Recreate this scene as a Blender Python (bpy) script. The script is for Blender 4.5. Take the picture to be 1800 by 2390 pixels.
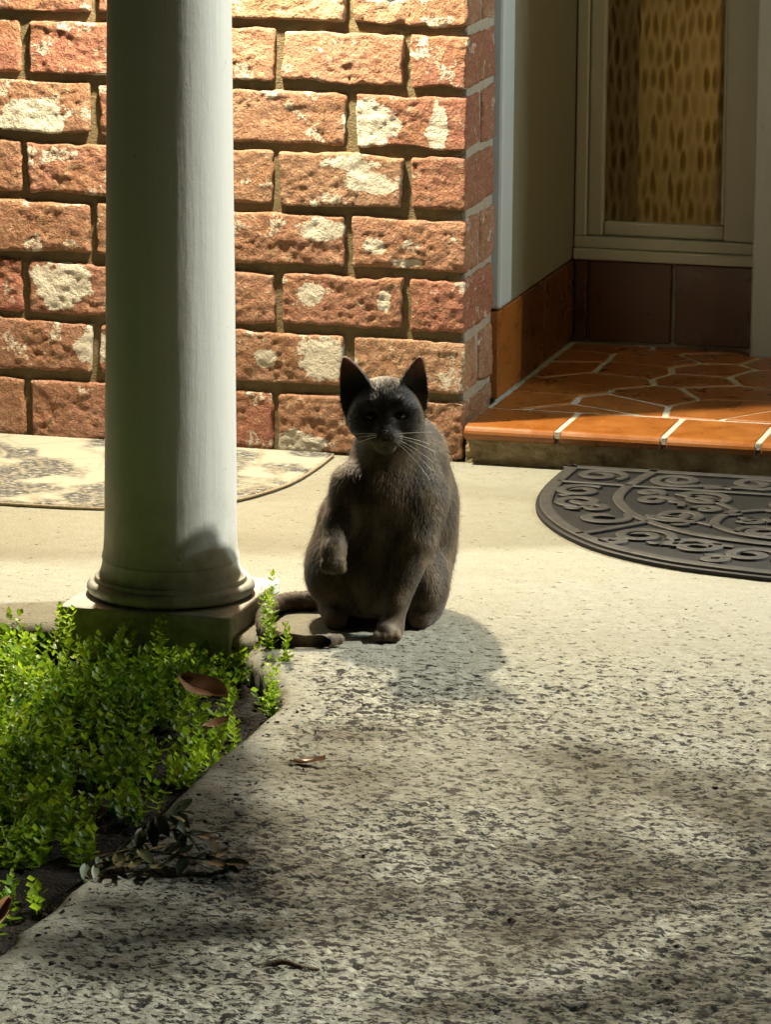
import bpy, math, random
import numpy as np
from mathutils import Vector, Matrix

random.seed(7)
for o in list(bpy.data.objects): bpy.data.objects.remove(o)
S = bpy.context.scene
COL = S.collection

# ------------------------------------------------------------------ camera
# world: X along the brick wall (right), Y into the house, Z up; origin = foot of the brick corner
CAM_POS = (1.7132, -7.1317, 1.5)
F_PX, PITCH, ROLL, YAW = 10322.6, .21297798, .00760052, .25376266
def camera():
    fw = Vector((-math.sin(YAW)*math.cos(PITCH), math.cos(YAW)*math.cos(PITCH), -math.sin(PITCH)))
    r0 = Vector((math.cos(YAW), math.sin(YAW), 0)); u0 = r0.cross(fw)
    R = r0*math.cos(ROLL)+u0*math.sin(ROLL); U = u0*math.cos(ROLL)-r0*math.sin(ROLL)
    cd = bpy.data.cameras.new('camera'); co = bpy.data.objects.new('camera', cd); COL.objects.link(co)
    m = Matrix((R, U, -fw)).transposed().to_4x4(); m.translation = CAM_POS; co.matrix_world = m
    cd.sensor_fit = 'HORIZONTAL'; cd.sensor_width = 36; cd.lens = F_PX*36/1800
    cd.clip_start = .05; cd.clip_end = 500
    S.camera = co
camera()
S.render.resolution_x, S.render.resolution_y = 772, 1024

# ------------------------------------------------------------------ night sky, floodlight, porch lamp
LAZ = math.radians(23.0)       # floodlight comes from the right and a little behind the wall line
LEL = math.radians(40)
LDIR = Vector((math.cos(LAZ)*math.cos(LEL), math.sin(LAZ)*math.cos(LEL), math.sin(LEL)))
W = bpy.data.worlds.new('World'); S.world = W; W.use_nodes = True
nt = W.node_tree
sky = nt.nodes.new('ShaderNodeTexSky'); sky.sky_type = 'NISHITA'; sky.sun_disc = False
sky.sun_elevation = math.radians(3); sky.sun_rotation = math.radians(65)
nt.links.new(sky.outputs[0], nt.nodes['Background'].inputs[0])
nt.nodes['Background'].inputs[1].default_value = .0035
sd = bpy.data.lights.new('floodlight', 'SUN'); sd.energy = 4.9; sd.angle = math.radians(2.0); sd.color = (.98, .98, .90)
so = bpy.data.objects.new('floodlight', sd); COL.objects.link(so)
so.rotation_euler = LDIR.to_track_quat('Z', 'Y').to_euler()
ld = bpy.data.lights.new('porch_lamp', 'POINT'); ld.energy = 235; ld.shadow_soft_size = .03; ld.color = (1, .89, .66)
lo = bpy.data.objects.new('porch_lamp', ld); COL.objects.link(lo); lo.location = (-.38, -.23, 1.45)
l2 = bpy.data.lights.new('door_lamp', 'POINT'); l2.energy = 66; l2.shadow_soft_size = .02; l2.color = (.80, .95, 1.0)
lo2 = bpy.data.objects.new('door_lamp', l2); COL.objects.link(lo2); lo2.location = (1.60, -.25, 1.45)
vs = S.view_settings
vs.view_transform = 'Standard'; vs.look = 'None'; vs.gamma = 1; vs.exposure = .5; vs.use_curve_mapping = False
S.cycles.max_bounces = 6

# ------------------------------------------------------------------ helpers
def tag(o, label=None, cat=None, group=None, kind=None):
    if label: o['label'] = label
    if cat: o['category'] = cat
    if group: o['group'] = group
    if kind: o['kind'] = kind
    return o
def empty(name, loc=(0, 0, 0), rz=0):
    o = bpy.data.objects.new(name, None); COL.objects.link(o); o.location = loc; o.rotation_euler.z = rz
    o.empty_display_size = .05
    return o
def mk(name, v, f, mat=None, parent=None, smooth=False, attrs=None):
    me = bpy.data.meshes.new(name)
    v = np.asarray(v, dtype=np.float32)
    if isinstance(f, np.ndarray):
        n = len(f); k = f.shape[1]
        me.vertices.add(len(v)); me.vertices.foreach_set('co', v.ravel())
        me.loops.add(n*k); me.loops.foreach_set('vertex_index', f.astype(np.int32).ravel())
        me.polygons.add(n); me.polygons.foreach_set('loop_start', np.arange(0, n*k, k, dtype=np.int32))
        me.polygons.foreach_set('loop_total', np.full(n, k, dtype=np.int32))
        me.update(calc_edges=True); me.validate()
    else:
        me.from_pydata([tuple(map(float, p)) for p in v], [], f); me.update()
    if smooth: me.polygons.foreach_set('use_smooth', np.ones(len(me.polygons), dtype=bool))
    for an, av in (attrs or {}).items():
        a = me.attributes.new(an, 'FLOAT', 'POINT'); a.data.foreach_set('value', np.asarray(av, dtype=np.float32))
    o = bpy.data.objects.new(name, me); COL.objects.link(o)
    if mat: me.materials.append(mat)
    if parent: o.parent = parent
    return o
def box(name, lo, hi, mat, parent=None, bev=0.0):
    """box with chamfered edges between two corners (in the parent's space)"""
    import bmesh
    bm = bmesh.new(); bmesh.ops.create_cube(bm, size=1)
    for v in bm.verts:
        for i in range(3): v.co[i] = lo[i]+(v.co[i]+.5)*(hi[i]-lo[i])
    if bev: bmesh.ops.bevel(bm, geom=bm.edges[:], offset=bev, segments=2, profile=.5, affect='EDGES')
    me = bpy.data.meshes.new(name); bm.to_mesh(me); bm.free()
    o = bpy.data.objects.new(name, me); COL.objects.link(o); me.materials.append(mat)
    if parent: o.parent = parent
    return o
def lathe(prof, n=64):
    v = []; f = []
    for r, z in prof:
        for i in range(n):
            a = 2*math.pi*i/n; v.append((r*math.cos(a), r*math.sin(a), z))
    for j in range(len(prof)-1):
        for i in range(n):
            f.append((j*n+i, j*n+(i+1) % n, (j+1)*n+(i+1) % n, (j+1)*n+i))
    return v, f
def tube(pts, rad, n=6):
    pts = [Vector(p) for p in pts]; v = []; f = []
    rad = rad if hasattr(rad, '__len__') else [rad]*len(pts)
    up = Vector((0, 0, 1)); 
    for i, p in enumerate(pts):
        t = (pts[min(i+1, len(pts)-1)]-pts[max(i-1, 0)]).normalized()
        a = t.cross(up); a = a.normalized() if a.length > 1e-3 else Vector((1, 0, 0)); b = t.cross(a)
        for k in range(n):
            q = 2*math.pi*k/n; v.append(tuple(p+(a*math.cos(q)+b*math.sin(q))*rad[i]))
    for i in range(len(pts)-1):
        for k in range(n): f.append((i*n+k, i*n+(k+1) % n, (i+1)*n+(k+1) % n, (i+1)*n+k))
    f.append(tuple(range(n))); f.append(tuple(range((len(pts)-1)*n, len(pts)*n)))
    return v, f
def smoothstep(a, b, x):
    t = np.clip((x-a)/(b-a), 0, 1); return t*t*(3-2*t)
def _hash(i, j, k, s):
    h = (i.astype(np.int64)*374761393+j.astype(np.int64)*668265263+k.astype(np.int64)*2147483647+s*1274126177) & 0xffffffff
    h = ((h ^ (h >> 13))*1274126177) & 0xffffffff
    return ((h ^ (h >> 16)) & 0xffffff)/float(0xffffff)
def vn(p, s=0):
    """value noise in 0..1 for an (N,3) array"""
    i = np.floor(p).astype(np.int64); f = p-i; f = f*f*(3-2*f); r = 0
    for a in (0, 1):
        for b in (0, 1):
            for c in (0, 1):
                w = (f[:, 0] if a else 1-f[:, 0])*(f[:, 1] if b else 1-f[:, 1])*(f[:, 2] if c else 1-f[:, 2])
                r = r+w*_hash(i[:, 0]+a, i[:, 1]+b, i[:, 2]+c, s)
    return r
def fbm(p, s=0, o=4):
    r = 0; a = .5; t = 0
    for k in range(o): r = r+a*vn(p*2**k+17.3*k, s+k); t += a; a *= .5
    return r/t

# ------------------------------------------------------------------ materials
def mat(name, col=(.5, .5, .5), rough=.7, spec=.4):
    m = bpy.data.materials.new(name); m.use_nodes = True
    b = m.node_tree.nodes['Principled BSDF']
    b.inputs['Base Color'].default_value = (*col, 1); b.inputs['Roughness'].default_value = rough
    b.inputs['Specular IOR Level'].default_value = spec
    return m
class G:
    """small node-graph writer"""
    def __init__(s, m): s.t = m.node_tree; s.b = s.t.nodes['Principled BSDF']
    def n(s, typ, **kw):
        x = s.t.nodes.new(typ)
        for k, v in kw.items(): setattr(x, k, v)
        return x
    def l(s, a, b): s.t.links.new(a, b)
    def coord(s, which='Object', scale=(1, 1, 1), offset_by_object=False):
        c = s.n('ShaderNodeTexCoord').outputs[which]
        mp = s.n('ShaderNodeMapping'); mp.inputs['Scale'].default_value = scale; s.l(c, mp.inputs[0])
        if offset_by_object:
            oi = s.n('ShaderNodeObjectInfo'); mu = s.n('ShaderNodeMath', operation='MULTIPLY'); mu.inputs[1].default_value = 57
            s.l(oi.outputs['Random'], mu.inputs[0]); s.l(mu.outputs[0], mp.inputs['Location'])
        return mp.outputs[0]
    def noise(s, v, scale, detail=4, rough=.55):
        x = s.n('ShaderNodeTexNoise'); x.inputs['Scale'].default_value = scale; x.inputs['Detail'].default_value = detail
        x.inputs['Roughness'].default_value = rough; s.l(v, x.inputs['Vector']); return x.outputs['Fac']
    def ramp(s, f, stops):
        x = s.n('ShaderNodeValToRGB'); e = x.color_ramp.elements
        while len(e) < len(stops): e.new(.5)
        for k, (p, c) in enumerate(stops):
            e[k].position = p; e[k].color = (c, c, c, 1) if not hasattr(c, '__len__') else (*c, 1)
        s.l(f, x.inputs[0]); return x.outputs[0]
    def mix(s, f, a, b, mode='MIX'):
        x = s.n('ShaderNodeMix', data_type='RGBA', blend_type=mode)
        for sock, v in ((x.inputs[0], f), (x.inputs[6], a), (x.inputs[7], b)):
            if isinstance(v, (int, float)): sock.default_value = v
            elif isinstance(v, tuple): sock.default_value = (*v, 1)
            else: s.l(v, sock)
        return x.outputs[2]
    def math(s, op, a, b=0.0):
        x = s.n('ShaderNodeMath', operation=op)
        for k, v in enumerate((a, b)):
            if isinstance(v, (int, float)): x.inputs[k].default_value = v
            else: s.l(v, x.inputs[k])
        return x.outputs[0]
    def attr(s, name, typ='GEOMETRY'):
        x = s.n('ShaderNodeAttribute', attribute_type=typ, attribute_name=name); return x.outputs['Fac']
    def bump(s, h, strength=.5, dist=.002):
        x = s.n('ShaderNodeBump'); x.inputs['Strength'].default_value = strength; x.inputs['Distance'].default_value = dist
        s.l(h, x.inputs['Height']); s.l(x.outputs[0], s.b.inputs['Normal'])
    def col(s, c): s.l(c, s.b.inputs['Base Color'])
    def rough(s, r): s.l(r, s.b.inputs['Roughness'])

def m_concrete():
    m = mat('concrete', rough=.88, spec=.25); g = G(m); c = g.coord()
    n1 = g.noise(c, 3.0, 5); n2 = g.noise(c, 38, 6, .65); n3 = g.noise(c, 230, 4, .7)
    base = g.mix(g.ramp(n1, [(.3, 0), (.7, 1)]), (.185, .173, .122), (.215, .210, .170))
    base = g.mix(g.ramp(n2, [(.38, .5), (.60, 0)]), base, (.16, .142, .09))
    base = g.mix(g.math('MULTIPLY', g.ramp(n3, [(.35, 0), (.6, 1)]), .35), base, (.31, .305, .25))
    worn = g.attr('worn')
    pa = g.noise(g.coord(scale=(.6, 1, 1)), 80, 5, .64); pb = g.noise(g.coord(scale=(.62, 1, 1)), 178, 3, .6)
    pm = g.math('ADD', g.math('MULTIPLY', pa, .62), g.math('MULTIPLY', pb, .38))
    pw = g.math('ADD', pm, g.math('MULTIPLY', g.math('SUBTRACT', worn, 1.0), .115))
    pits = g.ramp(pw, [(.510, 0), (.536, 1)])
    base = g.mix(g.math('MULTIPLY', g.ramp(pm, [(.30, 1), (.46, 0)]), g.math('MULTIPLY', worn, .55)), base, (.62, .61, .48))
    base = g.mix(g.math('MINIMUM', pits, .97), base, (.008, .006, .004))
    spk = g.ramp(g.noise(g.coord(scale=(.5, 1, 1)), 95, 2, .5), [(.695, 0), (.72, .85)])
    base = g.mix(spk, base, (.05, .04, .025))
    base = g.mix(g.attr('pit'), base, (0.036, 0.0288, 0.0168))
    base = g.mix(g.attr('stain'), base, (0.102, 0.081, 0.045))
    g.col(base)
    h = g.math('SUBTRACT', n3, g.math('MULTIPLY', pits, 3.2)); g.bump(h, .8, .003); return m
def m_brick():
    m = mat('fired_clay', rough=.9, spec=.25); g = G(m); c = g.coord(offset_by_object=True)
    tone = g.attr('tone', 'OBJECT')
    n1 = g.noise(c, 14, 5, .6); n2 = g.noise(c, 70, 5, .65); n3 = g.noise(c, 330, 3, .65)
    a = g.mix(tone, (.43, .265, .160), (.35, .125, .085))
    oi = g.n('ShaderNodeObjectInfo').outputs['Random']
    a = g.mix(g.math('MULTIPLY', oi, .45), a, (.20, .10, .065))
    a = g.mix(g.ramp(n1, [(.40, 0), (.62, .8)]), a, (.27, .125, .062))
    a = g.mix(g.ramp(n2, [(.52, 0), (.72, .6)]), a, (.50, .34, .19))
    n4 = g.noise(c, 170, 4, .7)
    a = g.mix(g.ramp(n4, [(.36, .65), (.49, 0)]), a, (.15, .07, .035))
    a = g.mix(g.ramp(n4, [(.56, 0), (.70, .5)]), a, (.54, .385, .23))
    lime = g.attr('lime')
    lm = g.math('ADD', lime, g.math('MULTIPLY', g.math('SUBTRACT', g.math('ADD', g.math('MULTIPLY', n2, .5), g.math('MULTIPLY', n4, .5)), .5), 3.6))
    a = g.mix(g.ramp(lm, [(.40, 0), (.68, .9)]), a, (.58, .525, .41))
    g.col(a); h = g.math('ADD', g.math('MULTIPLY', n2, 1.6), g.math('ADD', g.math('MULTIPLY', n4, 1.6), g.math('MULTIPLY', n3, .6))); g.bump(h, 1.0, .0042); return m
def m_mortar(col, nm):
    m = mat(nm, rough=.95, spec=.15); g = G(m); c = g.coord('Generated' if False else 'Object')
    n = g.noise(c, 60, 5, .65); n3 = g.noise(c, 400, 2)
    g.col(g.mix(n, tuple(x*.65 for x in col), tuple(min(1, x*1.2) for x in col))); g.bump(g.math('ADD', n, g.math('MULTIPLY', n3, .5)), .8, .005); return m
def m_paint(nm, col, streak=.12, dirt=.2):
    m = mat(nm, rough=.5, spec=.4); g = G(m); c = g.coord(scale=(1, 1, .06)); c2 = g.coord()
    n1 = g.noise(c, 60, 4); n2 = g.noise(c2, 30, 6, .7); n3 = g.noise(c2, 9, 4)
    a = g.mix(g.ramp(n1, [(.35, streak), (.6, 0)]), col, tuple(x*.78 for x in col))
    a = g.mix(g.ramp(n2, [(.66, 0), (.74, dirt)]), a, tuple(x*.45 for x in col))
    a = g.mix(g.math('MULTIPLY', n3, .18), a, tuple(x*.8 for x in col))
    sp = g.n('ShaderNodeSeparateXYZ'); g.l(c2, sp.inputs[0])
    low = g.math('MULTIPLY', g.ramp(sp.outputs[2], [(.0, 1), (.22, 0)]), g.ramp(g.noise(c2, 24, 6, .7), [(.42, 0), (.62, .75)]))
    if dirt > .15: a = g.mix(low, a, tuple(x*y for x, y in zip(col, (.42, .38, .28))))
    chip = g.ramp(g.noise(g.coord(scale=(1, 1, .45)), 75, 5, .75), [(.655, 0), (.675, 1)])
    a = g.mix(g.math('MULTIPLY', chip, dirt*2), a, (.10, .085, .06))
    g.col(a); h = g.math('ADD', n1, g.math('MULTIPLY', n2, .8)); g.bump(g.math('SUBTRACT', h, chip), .4, .0022); return m
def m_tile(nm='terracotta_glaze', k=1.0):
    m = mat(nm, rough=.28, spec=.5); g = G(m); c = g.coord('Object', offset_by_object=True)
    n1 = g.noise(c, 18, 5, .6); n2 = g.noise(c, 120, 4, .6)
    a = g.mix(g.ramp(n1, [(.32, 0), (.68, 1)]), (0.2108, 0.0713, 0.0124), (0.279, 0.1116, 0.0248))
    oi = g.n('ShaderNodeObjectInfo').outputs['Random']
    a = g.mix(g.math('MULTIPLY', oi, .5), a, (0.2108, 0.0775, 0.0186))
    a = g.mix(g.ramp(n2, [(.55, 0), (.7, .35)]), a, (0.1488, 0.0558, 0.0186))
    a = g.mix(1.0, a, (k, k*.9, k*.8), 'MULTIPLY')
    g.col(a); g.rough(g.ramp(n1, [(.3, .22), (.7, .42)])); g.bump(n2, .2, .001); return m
def m_fur():
    m = mat('grey_fur', rough=.62, spec=.25); g = G(m); c = g.coord(scale=(1, 1, .55))
    n1 = g.noise(c, 34, 3, .5); n2 = g.noise(g.coord(), 420, 2)
    a = g.mix(g.ramp(n1, [(.41, 0), (.60, 1)]), (.030, .019, .0085), (.118, .081, .042))
    a = g.mix(g.ramp(n2, [(.45, 0), (.7, .5)]), a, (.17, .122, .072))
    ear = g.attr('ear'); dk = g.attr('dark')
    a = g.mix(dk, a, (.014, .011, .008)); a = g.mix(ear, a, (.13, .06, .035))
    g.col(a)
    g.b.inputs['Sheen Weight'].default_value = .15; g.b.inputs['Sheen Roughness'].default_value = .5
    tr = g.n('ShaderNodeBsdfTranslucent'); tr.inputs[0].default_value = (.45, .16, .08, 1)
    mx = g.n('ShaderNodeMixShader'); g.l(g.math('MULTIPLY', ear, .16), mx.inputs[0]); g.l(g.b.outputs[0], mx.inputs[1]); g.l(tr.outputs[0], mx.inputs[2])
    g.l(mx.outputs[0], m.node_tree.nodes['Material Output'].inputs[0]); return m
def m_leaf(nm, c1, c2, trans=.25):
    m = mat(nm, rough=.42, spec=.4); g = G(m); c = g.coord()
    n = g.noise(c, 55, 3); f = g.attr('shade')
    a = g.mix(f, c1, c2); a = g.mix(g.math('MULTIPLY', n, .5), a, tuple(x*.5 for x in c1)); g.col(a)
    tr = g.n('ShaderNodeBsdfTranslucent'); g.l(a, tr.inputs[0])
    mx = g.n('ShaderNodeMixShader'); mx.inputs[0].default_value = trans; g.l(g.b.outputs[0], mx.inputs[1]); g.l(tr.outputs[0], mx.inputs[2])
    g.l(mx.outputs[0], m.node_tree.nodes['Material Output'].inputs[0]); return m
def m_noisy(nm, c1, c2, scale=40, rough=.8, bump=.4, dist=.002, spec=.3):
    m = mat(nm, rough=rough, spec=spec); g = G(m); c = g.coord()
    n = g.noise(c, scale, 5, .65); g.col(g.mix(g.ramp(n, [(.32, 0), (.68, 1)]), c1, c2)); g.bump(g.noise(c, scale*5, 3), bump, dist); return m
M = dict(
    concrete=m_concrete(), brick=m_brick(), mortar=m_mortar((.16, .122, .065), 'lime_mortar'), mortar_w=m_mortar((.33, .29, .22), 'white_mortar'),
    column=m_paint('column_paint', (.47, .465, .415)), trim=m_paint('trim_paint', (.40, .385, .29), .2, .1), shaded_panel=m_paint('shaded_panel_paint', (.155, .142, .092), .3, .1), edge=m_paint('edge_paint', (.36, .385, .37), .2, .1), tile=m_tile(), shaded_tile=m_tile('shaded_tile_glaze', .32),  # alcove shade is put into the side panel paint and the darker tile copy
    grout=m_mortar((.44, .41, .33), 'pale_grout'), fur=m_fur(),
    riser=m_noisy('stained_render', (.13, .095, .045), (.36, .29, .17), 26, .9, .9, .006),
    rubber=m_noisy('black_rubber', (.003, .003, .003), (.008, .008, .008), 60, .6, .3, .001, .35),
    dusty=m_noisy('dusty_rubber', (.018, .017, .015), (.040, .036, .031), 50, .62, .3, .001, .35), soil=m_noisy('dark_soil', (.008, .006, .004), (.03, .02, .012), 50, .95, 1, .01),
    dry=m_leaf('dry_leaf', (.30, .13, .055), (.42, .22, .12), .15), grey=m_leaf('wilted_leaf', (.05, .07, .024), (.14, .165, .075), .15),
    green=m_leaf('green_leaf', (.10, .22, .010), (.44, .60, .03), .58), bush=m_leaf('bush_leaf', (.04, .09, .02), (.08, .15, .03), .2),
    bark=m_noisy('bark', (.05, .035, .02), (.12, .085, .05), 60, .9, .8, .004))

# ------------------------------------------------------------------ ground
def ground():
    v = [(-80, -80, -.06), (80, -80, -.06), (80, 80, -.06), (-80, 80, -.06)]
    tag(mk('ground', v, [(0, 1, 2, 3)], M['soil']), kind='structure')
    # porch and front walk: one L-shaped concrete slab, its worn face real relief
    xs = np.unique(np.concatenate([np.linspace(-3, -1, 9), np.arange(-1, .12, .008), np.arange(.12, 1.12, .0036), np.linspace(1.12, 1.55, 30)]).round(5))
    ys = np.unique(np.concatenate([np.linspace(-9, -3.1, 24), np.arange(-3.1, -1.05, .0048), np.arange(-1.05, .02, .009)]).round(5))
    EX, EY = .136, -1.306
    ix = np.argmin(abs(xs-EX)); iy = np.argmin(abs(ys-EY)); xs[ix] = EX; ys[iy] = EY
    X, Y = np.meshgrid(xs, ys); P = np.stack([X.ravel(), Y.ravel(), np.zeros(X.size)], 1)
    x, y = P[:, 0], P[:, 1]
    q = P.copy(); q[:, 2] = 0
    worn = smoothstep(-.55, -1.85, y+.25*(fbm(q*6, 3, 3)-.5)*2)*(.62+.62*fbm(q*4.3, 9, 3))
    edge_smooth = smoothstep(0, .09, x-EX+.05*(fbm(q*9, 4, 2)-.5))       # trowelled border beside the bed
    worn = worn*(.35+.65*edge_smooth)
    qa = q*np.array([1.0, 1.0, 1])
    n1 = fbm(qa*75, 21, 3); n2 = fbm(qa*170, 33, 2); n0 = fbm(q*22, 5, 3)
    relief = (n1-.5)*.013+(n2-.5)*.0085
    pit = smoothstep(.535, .66, n1*.62+n2*.38)*worn
    z = (worn*.85+.05)*relief - pit*.0035 + (n0-.5)*.003*(.3+worn) + (fbm(q*1.7, 8, 2)-.5)*.004
    # arris towards the bed
    din = np.where(y < EY, x-EX, np.where(x < EX, y-EY, np.hypot(np.maximum(x-EX, 0), np.maximum(y-EY, 0))))
    din = np.where((x >= EX) & (y >= EY), 1, din)
    z -= .012*np.exp(-np.clip(din, 0, 1)/.009)
    wob = (fbm(np.stack([np.zeros_like(x), y*14, np.zeros_like(x)], 1), 2, 3)-.5)*.02
    sh = np.exp(-np.abs(x-EX)/.02)*(y < EY+.01)
    P[:, 0] += sh*wob
    P[:, 0] -= .125*smoothstep(-1.60, -1.33, y)*smoothstep(-1.20, -1.32, y)*np.clip(1-np.abs(x-EX)/.32, 0, 1)*(y <= EY+.001)   # eased inner corner
    z = np.where(y > -.03, z*.3, z)
    P[:, 2] = z
    stain = smoothstep(.52, .72, fbm(q*3.1, 55, 4))*.30*smoothstep(-1.2, -1.8, y)
    stain += smoothstep(.5, .7, fbm(q*np.array([2.2, 9, 1]), 77, 3))*.20*smoothstep(-1.5, -.9, y)
    nx, ny = len(xs), len(ys)
    I, J = np.meshgrid(np.arange(nx-1), np.arange(ny-1)); I = I.ravel(); J = J.ravel()
    keep = ~((xs[I+1] <= EX+1e-6) & (ys[J+1] <= EY+1e-6)); I = I[keep]; J = J[keep]
    f = np.stack([J*nx+I, J*nx+I+1, (J+1)*nx+I+1, (J+1)*nx+I], 1)
    # side skirt down into the bed
    V = list(map(tuple, P)); base = len(V); F = []
    chain = [j*nx+ix for j in range(0, iy+1)]+[iy*nx+i for i in range(ix-1, -1, -1)]
    low = [(V[c][0]-.004*(1 if k <= iy else 0), V[c][1]-(0 if k <= iy else .004), -.07) for k, c in enumerate(chain)]
    for k in range(len(chain)-1): F.append((chain[k], chain[k+1], base+k+1, base+k))
    f = np.concatenate([f, np.array(F)]); P = np.concatenate([P, np.array(low)])
    ext = len(low)
    o = mk('porch_slab', P, f, M['concrete'], smooth=True, attrs={'worn': np.concatenate([np.clip(worn, 0, 1), np.zeros(ext)]), 'pit': np.concatenate([pit*.35, np.zeros(ext)]), 'stain': np.concatenate([stain, np.full(ext, .5)])})
    tag(o, kind='structure')
    # planting bed soil
    xs = np.linspace(-1.2, .15, 200); ys = np.linspace(-3.6, -1.28, 300); X, Y = np.meshgrid(xs, ys)
    P = np.stack([X.ravel(), Y.ravel(), np.zeros(X.size)], 1); P[:, 2] = -.045+.03*(fbm(P*11, 12, 4)-.5)+.014*(fbm(P*45, 15, 3)-.5)
    nx = len(xs); I, J = np.meshgrid(np.arange(nx-1), np.arange(len(ys)-1)); I = I.ravel(); J = J.ravel()
    tag(mk('garden_bed', P, np.stack([J*nx+I, J*nx+I+1, (J+1)*nx+I+1, (J+1)*nx+I], 1), M['soil'], smooth=True), kind='structure')
ground()

# ------------------------------------------------------------------ brick wall
_topo = {}
def cube_topo(n):
    if n in _topo: return _topo[n]
    nx, ny, nz = n; idx = {}; V = []; F = []
    def vid(i, j, k):
        key = (i, j, k)
        if key not in idx: idx[key] = len(V); V.append((i/nx, j/ny, k/nz))
        return idx[key]
    for i in range(nx):
        for k in range(nz):
            F.append((vid(i, 0, k), vid(i+1, 0, k), vid(i+1, 0, k+1), vid(i, 0, k+1)))
            F.append((vid(i, ny, k), vid(i, ny, k+1), vid(i+1, ny, k+1), vid(i+1, ny, k)))
    for j in range(ny):
        for k in range(nz):
            F.append((vid(0, j, k), vid(0, j, k+1), vid(0, j+1, k+1), vid(0, j+1, k)))
            F.append((vid(nx, j, k), vid(nx, j+1, k), vid(nx, j+1, k+1), vid(nx, j, k+1)))
    for i in range(nx):
        for j in range(ny):
            F.append((vid(i, j, 0), vid(i, j+1, 0), vid(i+1, j+1, 0), vid(i+1, j, 0)))
            F.append((vid(i, j, nz), vid(i+1, j, nz), vid(i+1, j+1, nz), vid(i, j+1, nz)))
    _topo[n] = (np.array(V), np.array(F)); return _topo[n]
COURSE = .10317; JT = .0150
def brick(wall, lo, hi, seed, lime=(), tone=.3, rough=1.0):
    lo = np.array(lo, float); hi = np.array(hi, float); c = (lo+hi)/2; h = (hi-lo)/2
    n = tuple(int(max(2, round(s/.0042))) for s in (hi-lo)); n = (n[0], max(2, n[1]//2), n[2])
    U, F = cube_topo(n); p = (U*2-1)*h
    r = .0032+.003*random.random()
    q = np.clip(p, -(h-r), h-r); d = p-q; L = np.linalg.norm(d, axis=1, keepdims=True); nn = d/np.maximum(L, 1e-6); p = q+nn*r
    w = p+c; off = seed*3.17
    p = p+(np.stack([vn(w*14+off, 1), vn(w*14+off, 2), vn(w*14+off, 3)], 1)-.5)*np.array([.008, .003, .009])+(np.stack([vn(w*60+off, 4), vn(w*60+off, 5), vn(w*60+off, 6)], 1)-.5)*np.array([.005, 0, .005])
    rough_area = smoothstep(.36, .58, fbm(w*13+off, 11, 3))
    chips = smoothstep(.5, .62, fbm(w*np.array([9, 9, 14])+off*2, 41, 3))
    dis = ((fbm(w*115+off, 23, 2)-.5)*.0058+(fbm(w*55+off, 27, 2)-.5)*.0035)*(.25+.75*rough_area)*rough - chips*.0018*rough + (fbm(w*32+off, 29, 2)-.5)*.002*rough
    front = np.clip(np.maximum(-nn[:, 1], nn[:, 0]*.25), .15, 1)
    p = p+nn*(dis*front)[:, None]
    lm = np.zeros(len(p))
    for (x0, z0, rx, rz) in lime:      # patches of old limewash, in metres on the brick face
        e = ((w[:, 0]-x0)/rx)**2+((w[:, 2]-z0)/rz)**2
        e = e+(fbm(w*38+off, 61, 3)-.5)*1.9
        lm = np.maximum(lm, smoothstep(1.25, .55, e))
    lm = np.maximum(lm, .55*smoothstep(.55, .70, fbm(w*26+off, 67, 4)))
    o = mk('brick', p, F, M['brick'], wall, True, {'lime': lm}); o.location = tuple(c); o['tone'] = float(tone)
    return o
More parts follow.
